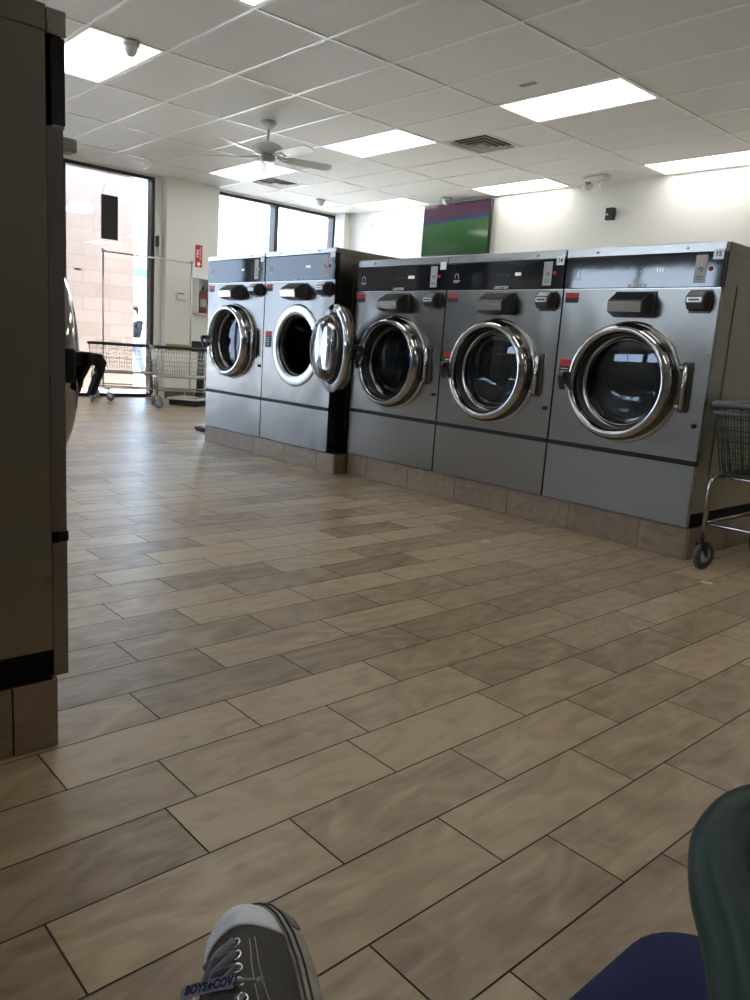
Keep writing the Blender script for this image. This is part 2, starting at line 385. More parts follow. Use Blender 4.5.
def coin_box(parent, x, z):
    m = MB(); m.box(x-.052, x+.052, -.006, 0, z-.055, z+.05, .002)
    m.prism([(-.005, z+.045), (-.035, z+.042), (-.066, z+.018), (-.068, z-.012), (-.045, z-.042), (-.005, z-.046)], 'x', x-.044, x+.044, .004)
    o = m.build('coin_box', M_dgrey, parent)
    s = MB(); s.box(x-.036, x+.036, -.0715, -.064, z-.012, z+.012, .003); f = s.build('coin_slot_plate', M_zinc, o)
    MB().box(x-.026, x+.026, -.0735, -.07, z-.004, z+.005).build('coin_slot', M_blk, f)
    MB().prism([(-.0375, z+.0425), (-.063, z+.0225), (-.062, z+.020), (-.036, z+.04)], 'x', x-.034, x+.034).build('coin_tray', M_zinc, o)
def soap_box(parent, x, z):
    m = MB(); m.box(x-.112, x+.112, -.008, 0, z-.058, z+.066, .002)
    m.prism([(-.006, z+.060), (-.030, z+.058), (-.092, z+.020), (-.100, z+.010), (-.094, z-.040), (-.05, z-.054), (-.006, z-.054)], 'x', x-.094, x+.094, .003)
    o = m.build('soap_dispenser', M_dgrey, parent)
    MB().prism([(-.1015, z+.010), (-.0955, z-.038), (-.0985, z-.0385), (-.1045, z+.0095)], 'x', x-.09, x+.09).build('dispenser_front', M_lgrey if False else M_trimst, o)
    MB().prism([(-.034, z+.0575), (-.088, z+.0245), (-.0895, z+.0265), (-.035, z+.0595)], 'x', x-.084, x+.084).build('dispenser_lid', M_black, o)

def washer(cx, yf, zb, W, ztop, zseam, zpb, zc, D, label, rz=0, num=None, digits='000', opened=False, bracket=False, group='stainless front loading washing machines'):
    """all z given as world heights; root sits on the plinth"""
    t = empty('washing_machine', (cx, yf, zb), rz, label, 'washing machine', group)
    low = ztop < 1.5; ztop -= zb; zseam -= zb; zpb -= zb; zc -= zb; h = W/2-.006; pt = .045 if low else .036; zpt = ztop-pt
    s = MB()   # cabinet: sides, back, roof, above a base box blackened as recess shadow
    s.box(-h, -h+.012, .032, D, .066, ztop-.004).box(h-.012, h, .032, D, .066, ztop-.004).box(-h+.012, h-.012, D-.012, D, .066, ztop-.004)
    s.box(-h+.013, h-.013, .032, D-.013, ztop-.012, ztop-.004)
    # raised rounded panel on each side
    for sx in (-1, 1):
        x = sx*h; s.box(min(x, x+sx*.003), max(x, x+sx*.003), .16, D-.08, .16, ztop-.18, .0014, 1)
        s.box(min(x, x+sx*.0035), max(x, x+sx*.0035), .032, D, ztop-.042, ztop-.003)
    s.build('cabinet', M_side, t)
    MB().box(-h+.006, h-.006, .033, D-.006, .001, .0655).build('recess_shadow_base', M_recess_shadow, t)
    fp = MB(); hole_panel(fp, -h, h, zseam+.012, zpb-.006, 0, zc, .225, 0)
    fp.lathe([(.225, 0), (.222, .03)], (0, 0, zc), seg=64)
    fp.box(-h-.001, -h+.010, .0005, .031, zseam+.012, zpb-.006).box(h-.010, h+.001, .0005, .031, zseam+.012, zpb-.006)
    fp.build('front_panel', M_steel, t)
    MB().box(-h-.001, h+.001, -.001, .031, .004, zseam-.012, .0015).build('lower_panel', M_steel, t)
    MB().box(-h-.002, h+.002, -.004, .02, zseam-.0115, zseam+.0115, .003).build('seam_strip', M_groove, t)
    cp = MB().box(-h, h, -.006, .022, zpb, zpt-.002, .003).build('control_panel', M_panel, t)
    MB().box(-h, h, -.003, .02, zpb-.006, zpb-.0005).build('panel_lip', M_trimst, t)
    tt = MB(); tt.box(-h-.002, h+.002, -.008, .03, zpt, ztop, .003); tt.build('top_trim', M_trimst, t)
    for x in (-.24, .24): MB().lathe([(0, -.0155), (.005, -.0145), (.007, -.011), (.007, -.0075)], (x, 0, zpt+pt*.5), seg=12).build('trim_screw', M_chrome, t)
    if low:
        MB().box(-h-.003, h+.003, .031, D+.004, ztop-.0035, ztop+.002, .001).build('top_cover', M_side, t)
    # panel furniture
    zm = (zpb+zpt)/2; R = (PI/2, 0, 0)
    text_mesh('logo', 'DEXTER', .021, M_mark, cp, (0, -.0068, zpb+.011), R, shear=.35, bold=.0006, sx=1.35)
    text_mesh('display_digits', digits, .026, M_digit, cp, (.115, -.0068, zm+.004), R, bold=.0004, sx=1.1)
    ic = MB(); ic.tube([(-.36, -.0068, zm-.012), (-.36, -.0068, zm+.006), (-.352, -.0068, zm+.016), (-.34, -.0068, zm+.016), (-.332, -.0068, zm+.006), (-.332, -.0068, zm-.012)], .0018, 6)
    ic.box(-.372, -.32, -.0068, -.006, zm-.026, zm-.022).box(-.372, -.33, -.0068, -.006, zm-.034, zm-.031); ic.build('washer_icon', M_mark, cp)
    for x in (-.02, .01, .04): MB().box(x-.002, x+.002, -.0068, -.006, zm+.0, zm+.003).build('indicator_mark', M_mark, cp)
    ip = MB().box(.287, .343, -.0085, -.006, zpb+.018, zpt-.012, .001).build('instruction_plate', M_lgrey, cp)
    pic = MB(); pic.tube([(.305, -.0092, zm), (.315, -.0092, zm+.012), (.327, -.0092, zm+.004), (.318, -.0092, zm-.01)], .0022, 6)
    for q in range(3): pic.box(.298, .332, -.0092, -.0084, zm-.03-q*.007, zm-.028-q*.007)
    pic.build('plate_pictogram', M_blk, ip)
    MB().lathe([(0, -.015), (.009, -.014), (.011, -.006)], (.362, 0, zm+.004), seg=16).build('start_button', M_red, cp)
    nl = MB().box(h-.052, h-.004, -.0125, -.0085, zpt-.034, zpt+.012, .0008).build('number_label', M_wlabel, t)
    if num: text_mesh('number', num, .030, M_blk, nl, (h-.028, -.0132, zpt-.011), R, bold=.0006)
    # front furniture
    wl = MB().box(-.41, -.328, -.0012, 0, zpb-.072, zpb-.02).build('warning_label', M_blk, t)
    MB().box(-.41, -.328, -.0018, -.001, zpb-.045, zpb-.02).build('label_header', M_red, wl)
    wl = MB().box(-.40, -.318, -.0014, 0, zc-.025, zc+.095).build('warning_label', M_blk, t)
    MB().box(-.40, -.318, -.002, -.0012, zc+.06, zc+.095).build('label_header', M_red, wl)
    tx = MB()
    for q in range(5): tx.box(-.39, -.345-.006*(q % 2), -.0022, -.0013, zc+.045-q*.014, zc+.049-q*.014)
    tx.build('label_text_lines', M_mark, wl)
    soap_box(t, .0, zpb-.083); coin_box(t, .335, zpb-.062)
    MB().lathe([(0, -.014), (.008, -.013), (.0115, -.008), (.0125, 0)], (h-.035, 0, zc-.175), seg=16).build('lock_knob', M_black, t)
    for z in (zc+.16, zseam-.1): MB().lathe([(0, -.004), (.004, -.003), (.005, 0)], (h-.012, 0, z), seg=10).build('panel_screw', M_chrome2, t)
    # bezel on the cabinet around the opening, drum behind
    MB().lathe([(.224, .012), (.225, -.003), (.229, -.006), (.262, -.0055), (.285, -.006), (.300, -.004), (.303, 0)], (0, 0, zc), seg=72).build('door_bezel', M_trimst if opened else M_chrome2, t)
    dr = MB(); dr.lathe([(.222, .02), (.212, .05), (.212, .07), (.235, .075), (.24, .12), (.26, .125), (.26, .58), (.0, .6)], (0, 0, zc), seg=48)
    for q in range(3):
        a = 2*PI*q/3+.4; ca, sa = math.cos(a), math.sin(a); k = .255
        dr.tube([(ca*k, .13, zc+sa*k), (ca*(k-.05), .2, zc+sa*(k-.05)), (ca*(k-.05), .5, zc+sa*(k-.05)), (ca*k, .57, zc+sa*k)], .028, 8)
    dr.build('drum', M_drum, t)
    if opened: MB().lathe([(.215, .045), (.206, .035), (.207, .022), (.222, .016)], (0, 0, zc), seg=64).build('tub_gasket', M_gasket, t)
    if bracket: MB().box(-h+.01, -h+.05, -.032, .0, 1.086, 1.112, .004).build('lock_bracket', M_lgrey, t)
    # hinge
    hx = .325 if not opened else .325
    hg = MB(); hg.box(.296, .345, -.012, 0, zc-.118, zc+.118, .006); hg.build('hinge_plate', M_dgrey, t)
    hp = MB(); hp.tube([(hx, -.032, zc-.105), (hx, -.032, zc+.105)], .013, 12); hp.box(.29, hx+.002, -.036, -.012, zc-.10, zc-.082, .003).box(.29, hx+.002, -.036, -.012, zc+.082, zc+.10, .003)
    hp.build('hinge', M_chrome, t)
    if opened:
        a = math.radians(159); hxy = Vector((.338, -.034, 0))
        # rotate the closed door about the hinge pin
        rel = Vector((-.325, .032, 0)); rel.rotate(Matrix.Rotation(a, 3, 'Z')); p = hxy+rel
        door_parts(t, (p.x, p.y, zc), (0, 0, a))
    else: door_parts(t, (-.014, .004, zc), (0, 0, 0))
    return t

YF15, YF12 = 3.577, 3.472
ROW = [-2.086, -2.939, -3.792]
for cx, num, dg, lab in zip(ROW, ('15', '14', None), ('111', '000', '0000'), (
        'stainless washing machine numbered 15 with closed door, nearest the camera in its row',
        'stainless washing machine numbered 14 with closed door, middle of its three machines',
        'stainless washing machine right behind the neighbour\'s open glass door')):
    washer(cx, YF15, .156, .853, 1.485, .471, 1.284, .822, .95, lab, num=num, digits=dg)
washer(-4.752, YF12, .142, .864, 1.57, .456, 1.354, .886, 1.05, 'stainless washing machine with its round glass door swung wide open', num=None, digits='0000', opened=True)
washer(-5.616, YF12, .142, .864, 1.57, .456, 1.354, .886, 1.05, 'stainless washing machine at the far end, closed door, nearest the window', num=None, digits='000')
washer(-1.602-.4265, .6, .156, .853, 1.485, .471, 1.284, .822, .95, 'tall dark machine at the left edge of the view, seen from its steel side', rz=PI, digits='000', bracket=True)

def plinth(x0, x1, y0, y1, h, label, step=.42, ph=0.):
    m = MB(); m.box(x0, x1, y0, y1, 0, h-.004); o = m.build('tiled_plinth', M_grout); tag(o, label, 'plinth')
    t = MB(); xs = [x0]; x = x0+ph
    while x < x1-.05:
        if x > x0+.05: xs.append(x)
        x += step
    xs.append(x1)
    g = .002
    for a, b in zip(xs[:-1], xs[1:]): t.box(a+g, b-g, y0-.009, y0, .002, h-.001); t.box(a+g, b-g, y1, y1+.009, .002, h-.001)
    ys = [y0-.007]; y = y0+step
    while y < y1-.05: ys.append(y); y += step
    ys.append(y1+.007)
    for a, b in zip(ys[:-1], ys[1:]): t.box(x0-.009, x0, a+g, b-g, .002, h-.001); t.box(x1, x1+.009, a+g, b-g, .002, h-.001)
    c = t.build('tile_facing', M_ptile, o)
    at = c.data.attributes.new('tile_tone', 'FLOAT_VECTOR', 'POINT')
    for i, d in enumerate(at.data):
        rr = random.Random(i//8+int(x0*10)); d.vector = (rr.random()*.6, rr.random(), rr.random())
plinth(-4.215, -1.66, 3.6, 4.55, .155, 'low tiled plinth under the three nearer washing machines', ph=.20)
plinth(-6.05, -4.245, 3.488, 4.55, .141, 'low tiled plinth under the two taller washing machines by the window', ph=.35)
plinth(-2.44, -1.607, -.36, .568, .155, 'tiled plinth under the machine at the left edge')
# ------------------------------------------------------------------ ceiling things
LIT = {(0, 2): 'ceiling light panel in mid room, right of the fan, beyond a brown ceiling mark', (0, 6): 'ceiling light panel at the right edge, against the back wall',
       (-4, 2): 'ceiling light panel just right of the fan, before the square air vent', (-4, 6): 'ceiling light panel against back wall, right of the television',
       (-8, 2): 'ceiling light panel directly behind the ceiling fan near the windows', (-8, 6): 'ceiling light panel in the far corner, left of the television',
       (-4, -3): 'ceiling light panel beside the left machine, at top left', (0, -3): 'ceiling light panel cut by the top edge of the photo'}
for i, j in LIGHTS:
    x, y = CX+i*G, CY+j*G; W2 = 2*G; H1 = min(G, YB-.02-y)
    if x+W2 > XR: continue
    t = empty('ceiling_light', (x, y, CZ), 0, LIT.get((i, j), 'ceiling light panel out of view, added for room lighting'), 'ceiling light', 'recessed fluorescent ceiling lights')
    f = MB(); f.box(.012, W2-.012, .012, .03, .001, .02).box(.012, W2-.012, H1-.03, H1-.012, .001, .02).box(.012, .03, .03, H1-.03, .001, .02).box(W2-.03, W2-.012, .03, H1-.03, .001, .02)
    f.box(.012, W2-.012, .012, H1-.012, .05, .055); f.build('frame', M_tbar, t)
    MB().box(.03, W2-.03, .03, H1-.03, .008, .014).build('diffuser', M_diff, t)
M_vdark = mat('vent_dark', (.05, .035, .025), .8); M_vent = mat('vent_louvre', (.42, .36, .30), .5, noise=((6, 6, 6), .3))
for (i, j), lab in zip(VENTS, ('square stained ceiling vent between light panels, above the washers', 'square ceiling vent near the windows, beyond the fan')):
    t = empty('ceiling_vent', (CX+i*G+G/2, CY+j*G+G/2, CZ), 0, lab, 'vent', 'square ceiling air vents')
    MB().box(-.29, .29, -.29, .29, .05, .055).build('backing', M_vdark, t)
    for q, (r, z) in enumerate(((.292, .0), (.235, -.004), (.175, -.008), (.115, -.012))):
        m = MB(); wd = .042
        for k in range(4):
            a = k*PI/2; ca, sa = math.cos(a), math.sin(a)
            pts = [(-r, r, z+.002), (r, r, z+.002), (r-wd, r-wd, z+.012), (-r+wd, r-wd, z+.012)]
            vs = [m.v((p[0]*ca-p[1]*sa, p[0]*sa+p[1]*ca, p[2])) for p in pts]; m._f(vs)
            vs2 = [m.v((p[0]*ca-p[1]*sa, p[0]*sa+p[1]*ca, p[2]+.003)) for p in pts]; m._f(vs2[::-1])
        m.build('louvre', M_tbar if q == 0 else M_vent, t)
    MB().box(-.05, .05, -.05, .05, -.004, .004, .002).build('vent_centre', M_vent, t)

M_fan = mat('fan_white', (.62, .63, .61), .35)
def fan():
    t = empty('ceiling_fan', (-6.876, 4.574, CZ), 0, 'white five-blade ceiling fan hanging in front of the windows', 'ceiling fan')
    MB().lathe([(0, .0), (.075, 0), (.078, -.012), (.06, -.035), (.028, -.06), (.018, -.066), (0, -.066)], axis='z', seg=32).build('canopy', M_fan, t)
    MB().lathe([(0, -.05), (.013, -.05), (.013, -.2), (0, -.2)], axis='z', seg=16).build('downrod', M_fan, t)
    MB().lathe([(0, -.185), (.04, -.188), (.09, -.205), (.145, -.225), (.158, -.245), (.158, -.275), (.14, -.295), (.085, -.305), (0, -.305)], axis='z', seg=40).build('motor_housing', M_fan, t)
    MB().lathe([(0, -.30), (.075, -.303), (.078, -.335), (.065, -.36), (.03, -.372), (0, -.374)], axis='z', seg=32).build('switch_housing', M_dgrey if False else mat('fan_grey', (.34, .35, .36), .35), t)
    for k in range(5):
        a = math.radians(2+72*k)
        e = MB(); poly = [(.19, -.055), (.24, -.064), (.60, -.072), (.655, -.06), (.68, -.03), (.685, 0), (.68, .03), (.655, .06), (.60, .072), (.24, .064), (.19, .055)]
        e.prism(poly, 'z', -.004, .004); b = e.build('blade', M_fan, t, (0, 0, -.325)); b.rotation_mode = 'QUATERNION'
        b.rotation_quaternion = Quaternion((0, 0, 1), a) @ Quaternion((1, 0, 0), math.radians(-13))
        h = MB(); h.tube([(.09, 0, .012), (.14, .02, .004), (.2, .035, -.004), (.25, .02, -.007)], .008, 8); h.tube([(.09, 0, .012), (.14, -.02, .004), (.2, -.035, -.004), (.25, -.02, -.007)], .008, 8); h.box(.2, .26, -.04, .04, -.008, -.004)
        h.build('blade_bracket', M_fan, b)
    ch = MB(); ch.tube([(.05, -.05, -.36), (.05, -.05, -.44)], .0018, 6); ch.build('pull_chain', M_zinc, t)
fan()

def dome_cam(x, y, r, label, dark=True, s=1.):
    t = empty('security_camera', (x, y, CZ), 0, label, 'security camera', None)
    MB().lathe([(0, 0), (r, 0), (r, -.02*s), (r*.85, -.03*s), (0, -.03*s)], axis='z', seg=28).build('base', M_white, t)
    MB().lathe([(r*.8, -.028*s), (r*.8, -.04*s), (r*.62, -.07*s), (r*.35, -.088*s), (0, -.093*s)], axis='z', seg=28).build('dome', M_white, t)
    if dark: MB().lathe([(0, -.012), (r*.35, -.008), (r*.36, .01)], (0, 0, -.055*s), axis='x', seg=20).build('lens', M_black, t, (r*.62, -r*.3, 0))
dome_cam(-6.0, 2.746, .065, 'small white dome sensor beside the light panel at top left', False, 1.1)
dome_cam(-7.86, 8.20, .075, 'small white ceiling camera just above the television')
dome_cam(-9.68, 7.40, .075, 'small white ceiling camera in front of the far window corner')
def emergency():
    t = empty('emergency_light', (-5.42, 8.12, CZ), 0, 'white twin-head emergency light on ceiling by the back wall', 'emergency light')
    MB().box(-.14, .14, -.07, .07, -.055, 0, .012).build('housing', M_white, t)
    for s in (-1, 1):
        h = MB(); h.lathe([(0, -.03), (.035, -.03), (.055, .02), (.055, .03), (0, .032)], (0, 0, 0), seg=24)
        hh = h.build('lamp_head', M_white, t, (s*.09, -.03, -.085), (math.radians(-35), 0, math.radians(-30*s)))
        MB().lathe([(0, -.033), (.03, -.0325), (.032, -.0305)], seg=20).build('lens', M_lgrey, hh)
emergency()
o = MB().box(-.075, .075, -.028, .028, -.003, 0, .001).build('ceiling_mark', mat('brown_mark', (.40, .30, .19), .8, noise=((40, 40, 40), .4)), None, (-4.198, 5.196, CZ+.006)); tag(o, 'small brown rectangular patch stuck on a ceiling tile', 'patch')

# ------------------------------------------------------------------ back wall things
def tv():
    x0, x1, z0, z1, y = -8.385, -7.125, 2.265, 2.965, 8.33
    t = empty('television', ((x0+x1)/2, y, z0), 0, 'flat television showing a green sports field, high on the back wall', 'television')
    w2 = (x1-x0)/2; h = z1-z0
    MB().box(-w2, w2, -.03, .02, 0, h, .006).box(-.3, .3, .02, .119, .15, h-.15).build('casing', M_black, t)
    sm = mat('screen_picture', (.02, .02, .02), .08); n = sm.node_tree; b = n.nodes['Principled BSDF']; L = n.links.new
    tcn = n.nodes.new('ShaderNodeTexCoord'); sp = n.nodes.new('ShaderNodeSeparateXYZ'); L(tcn.outputs['Generated'], sp.inputs[0])
    nz = n.nodes.new('ShaderNodeTexNoise'); nz.inputs['Scale'].default_value = 14; L(tcn.outputs['Generated'], nz.inputs[0])
    ad = n.nodes.new('ShaderNodeMath'); ad.operation = 'MULTIPLY_ADD'; ad.inputs[1].default_value = .05; L(nz.outputs[0], ad.inputs[0])
    sl = n.nodes.new('ShaderNodeMath'); sl.operation = 'MULTIPLY_ADD'; sl.inputs[1].default_value = -.08; L(sp.outputs['X'], sl.inputs[0]); L(sp.outputs['Z'], sl.inputs[2]); L(sl.outputs[0], ad.inputs[2])
    r = n.nodes.new('ShaderNodeValToRGB'); r.color_ramp.interpolation = 'LINEAR'; cr = r.color_ramp.elements
    cr[0].position = 0; cr[0].color = (.012, .07, .012, 1); cr[1].position = 1; cr[1].color = (.10, .03, .07, 1)
    for p, c in ((.64, (.02, .12, .02, 1)), (.655, (.01, .03, .16, 1)), (.72, (.02, .03, .14, 1)), (.74, (.10, .02, .03, 1)), (.85, (.07, .02, .06, 1))):
        e = cr.new(p); e.color = c
    L(ad.outputs[0], r.inputs[0]); L(r.outputs[0], b.inputs['Emission Color']); b.inputs['Emission Strength'].default_value = .42
    sc = MB().box(-w2+.018, w2-.018, -.0325, -.029, .02, h-.018).build('screen', sm, t)
    cap = MB()
    for k in range(3):
        x = -w2+.32
        for q in range(5+(k % 2)): wd = random.uniform(.04, .09); cap.box(x, x+wd, -.0335, -.0325, .13-k*.035, .145-k*.035); x += wd+.015
    cap.build('caption_lines', M_blk, sc)
tv()
t = empty('wall_speaker', (-5.36, 8.42, 2.575), 0, 'small black box mounted on the white back wall', 'speaker')
MB().box(-.055, .055, -.06, .0, 0, .14, .01).build('housing', M_black, t); MB().box(-.02, .02, 0, .029, .05, .09).build('bracket', M_black, t)
MB().box(-.05, -.01, -.064, -.058, .05, .075, .002).build('marking_plate', M_lgrey, t)
o = MB().lathe([(0, -.03), (.03, -.028), (.045, -.012), (.048, 0), (0, 0)], seg=24).build('wall_sensor', M_white, None, (-9.70, 8.449, 2.835)); tag(o, 'small pale round sensor on the wall by the far corner', 'sensor')

# ------------------------------------------------------------------ window wall things
XC = XL+.12
def hang_sign():
    t = empty('hanging_sign', (XL+.02, 4.50, 2.09), math.radians(90), 'black rectangular sign hanging on strings inside the tall window', 'sign')
    MB().box(-.112, .112, -.012, .012, 0, .56, .003).build('board', M_rub, t)
    s = MB()
    for x in (-.10, .10): s.tube([(x, 0, .56), (x*.1, 0, .84)], .0018, 6)
    s.build('string', M_dgrey, t); MB().lathe([(0, -.004), (.012, -.002), (.012, .006), (0, .008)], (0, 0, .84), seg=12).build('suction_hook', M_grey, t)
hang_sign()
o = MB().box(XL-.111, XL-.108, 4.08, 4.17, 1.655, 1.685).build('window_sticker', M_grey); tag(o, 'small grey sticker on the tall window glass, left of the garment rack', 'sticker')
o = MB().box(XL-.111, XL-.108, 3.99, 4.06, 1.12, 1.19).build('window_sticker', mat('pale_blue', (.2, .45, .7), .5)); tag(o, 'small pale blue sticker low on the tall window', 'sticker')
t = empty('door_latch', (XL+.02, 5.205, 1.99), 0, 'black and steel latch fixed to the window jamb', 'latch')
MB().box(-.02, .03, -.012, .03, 0, .26, .004).build('latch_plate', M_zinc, t); MB().box(-.01, .05, -.05, -.012, .10, .24, .006).build('latch_body', M_black, t)
t = empty('fire_extinguisher_sign', (XC, 5.775, 1.88), math.radians(90), 'red vertical fire extinguisher sign on the column', 'sign')
sg = MB().box(-.055, .055, -.006, -.001, 0, .305, .001).build('sign_board', M_red, t)
text_mesh('sign_lettering', 'FIRE', .062, M_wlabel, sg, (-.014, -.0068, .19), (PI/2, -PI/2, 0), sx=1.)
text_mesh('sign_lettering', 'EXTINGUISHER', .026, M_wlabel, sg, (.026, -.0068, .19), (PI/2, -PI/2, 0))
MB().prism([(-.02, .07), (.02, .07), (.02, .045), (.038, .045), (0, .012), (-.038, .045), (-.02, .045)], 'y', -.0075, -.006).build('sign_arrow', M_wlabel, sg)
def extinguisher():
    t = empty('extinguisher_cabinet', (XC, 5.81, 1.22), math.radians(90), 'white wall cabinet for a fire extinguisher on the column', 'cabinet')
    m = MB(); w2 = .125; h = .50
    m.box(-w2, w2, -.012, -.001, 0, h).box(-w2, -w2+.015, -.15, -.012, 0, h).box(w2-.015, w2, -.15, -.012, 0, h).box(-w2, w2, -.15, -.012, 0, .015).box(-w2, w2, -.15, -.012, h-.015, h)
    m.build('cabinet_box', M_white, t)
    MB().box(-w2+.016, w2-.016, -.151, -.148, .016, h-.016).build('cabinet_window', M_glass, t)
    e = empty('fire_extinguisher', (XC+.08, 5.81, 1.237), 0, 'red fire extinguisher standing inside the white wall cabinet', 'fire extinguisher')
    MB().lathe([(0, 0), (.05, 0), (.053, .008), (.053, .27), (.045, .30), (.02, .32), (.016, .335), (0, .335)], axis='z', seg=28).build('cylinder', M_red, e)
    MB().box(-.012, .02, -.012, .012, .332, .37, .003).box(-.01, .075, -.008, .008, .365, .375, .002).box(-.01, .07, -.008, .008, .39, .40, .002).build('valve_handle', M_black, e)
    MB().tube([(.0, .012, .35), (.0, .055, .34), (.02, .068, .25), (.03, .066, .12)], .009, 8).build('hose', M_black, e)
    MB().lathe([(.0535, .09), (.0538, .2)], axis='z', seg=20, a0=-1.2, a1=1.2).build('instruction_label', M_wlabel, e)
extinguisher()
t = empty('thermostat', (XC, 5.50, 1.40), math.radians(90), 'small white thermostat box on the column below the latch', 'thermostat')
MB().box(-.075, .075, -.035, -.001, 0, .10, .006).build('housing', M_white, t); MB().box(-.05, .04, -.0365, -.034, .078, .092).build('display', M_dgrey, t)

# ------------------------------------------------------------------ carts
M_wire = mat('wire_chrome', (.7, .7, .7), .25, .9); M_gwire = mat('green_coated_wire', (.004, .022, .013), .5); M_rimg = mat('grey_rim', (.085, .09, .10), .45)
def caster(parent, x, y, r, tire, ang):
    c = MB(); c.tube([(0, 0, r*2.0), (0, 0, r*2.5)], .011, 10); c.box(-.018, .018, -.02, .02, r*1.95, r*2.08, .003)
    for s in (-1, 1): c.prism([(-.02, r*2.0), (.02, r*2.0), (.034, r*.95), (.018, r*.9)], 'x', s*.017-.0015, s*.017+.0015)
    o = c.build('caster', M_zinc if tire is not M_tire else M_black, parent, (x, y, 0), (0, 0, ang))
    wl = MB(); wl.lathe([(r*.55, -.014), (r*.9, -.014), (r, -.008), (r, .008), (r*.9, .014), (r*.55, .014)], (0, .026, r), axis='x', seg=28)
    w_ = wl.build('wheel', tire, o)
    MB().lathe([(0, -.015), (r*.2, -.0155), (r*.25, -.012), (r*.6, -.011), (r*.6, .011), (r*.25, .012), (r*.2, .0155), (0, .015)], (0, .026, r), axis='x', seg=24).build('wheel_hub', M_wheelh, o)
    return o
def rrect(hx, hy, r, z, n=5):
    out = []
    for sx, sy, a in ((1, 1, 0), (-1, 1, PI/2), (-1, -1, PI), (1, -1, 3*PI/2)):
        for k in range(n+1):
            b = a+PI/2*k/n; out.append((sx*(hx-r)+r*math.cos(b), sy*(hy-r)+r*math.sin(b), z))
    return out
def cart(x, y, rz, label, L=.86, W=.5, zr=.74, zb=.40, wire=None, rim=None, tube=None, tire=None, r=.06, near=False, group=None):
    wire = wire or M_wire; rim = rim or M_black; tube = tube or M_chrome2; tire = tire or M_grey
    t = empty('laundry_cart', (x, y, 0), rz, label, 'laundry cart', group)
    b = MB(); hx, hy = L/2, W/2; ex, ey = hx-.05, hy-.05; wr = .0022
    levels = 7
    for k in range(levels):
        f = k/(levels-1); z = zb+(zr-.01-zb)*f; b.tube(rrect(ex+(hx-ex)*f, ey+(hy-ey)*f, .05, z), wr*(1.6 if k in (0, 3) else 1), 6, closed=True)
    nx = int(L/.035)
    for k in range(nx+1):
        u = -1+2*k/nx
        for s in (-1, 1): b.tube([(u*(hx-.03), s*hy, zr), (u*(ex-.03), s*ey, zb)], wr, 5)
        b.tube([(u*(ex-.02), -ey, zb), (u*(ex-.02), ey, zb)], wr, 5)
    ny = int(W/.035)
    for k in range(ny+1):
        u = -1+2*k/ny
        for s in (-1, 1): b.tube([(s*hx, u*(hy-.03), zr), (s*ex, u*(ey-.03), zb)], wr, 5)
        b.tube([(-ex, u*(ey-.02), zb), (ex, u*(ey-.02), zb)], wr, 5)
    b.build('basket', wire, t)
    rm = MB(); rm.tube(rrect(hx+.004, hy+.004, .055, zr), .016 if not near else .014, 10, closed=True)
    if near: rm.tube(rrect(hx, hy, .055, zr-.038), .010, 10, closed=True)
    rm.build('rim', rim, t)
    f = MB()
    for s in (-1, 1):
        X = s*(hx-.04); pts = [(X, -hy+.02, r*2.3), (X, -hy+.02, zb-.07)]
        for q in range(1, 6): a = PI-PI/2*q/5; pts.append((X, -hy+.07+.05*math.cos(a), zb-.07+.05*math.sin(a)))
        for q in range(0, 6): a = PI/2-PI/2*q/5; pts.append((X, hy-.07+.05*math.cos(a), zb-.07+.05*math.sin(a)))
        pts += [(X, hy-.02, r*2.3)]
        f.tube(pts, .011, 10)
        f.tube([(X, -hy+.02, .22), (X, hy-.02, .22)], .008, 8)
    for s in (-1, 1): f.tube([(-hx+.04, s*(hy-.02), .22), (hx-.04, s*(hy-.02), .22)], .008, 8); f.tube([(-hx+.04, s*(hy-.08), zb-.018), (hx-.04, s*(hy-.08), zb-.018)], .008, 8)
    f.build('frame', tube, t)
    for sx in (-1, 1):
        for sy in (-1, 1): caster(t, sx*(hx-.04), sy*(hy-.02), r, tire, math.radians(-14) if near else random.uniform(0, 6))
    return t
av = math.atan2(.92, .40)
cart(-9.66, 4.36, av, 'chrome wire laundry cart with black rim before the tall window', group='chrome wire carts by the window')
cart(-9.02, 4.90, av+.08, 'chrome wire laundry cart with black rim before the painted column', zr=.745, group='chrome wire carts by the window')
cart(-1.235, 3.80, 0, 'green wire laundry cart with grey rim beside the machine numbered 15', L=.69, W=.66, zr=.765, zb=.455, wire=M_gwire, rim=M_rimg, tire=M_tire, r=.064, near=True)
# garment rack behind the carts
def rack():
    t = empty('garment_rack', (-10.10, 4.90, 0), math.radians(91), 'tall chrome garment rack standing behind the wire carts', 'garment rack')
    for s in (-1, 1):
        m = MB(); m.tube([(s*.64, 0, .16), (s*.64, 0, 1.90)], .012, 10); m.build('upright', M_zinc, t)
        m = MB(); m.tube([(s*.64, -.19, .15), (s*.64, .19, .15)], .012, 10); ft = m.build('foot', M_zinc, t)
        MB().lathe([(0, -.012), (.022, -.01), (.024, .03), (0, .036)], (s*.64, 0, 1.90), axis='z', seg=14).build('end_cap', M_zinc, t)
        for y in (-.17, .17): caster(t, s*.64, y, .055, M_grey, random.uniform(0, 6))
    MB().tube([(-.64, 0, 1.90), (.64, 0, 1.90)], .011, 10).build('hanging_bar', M_zinc, t)
    MB().tube([(-.64, 0, .15), (.64, 0, .15)], .012, 10).build('base_bar', M_zinc, t)
rack()
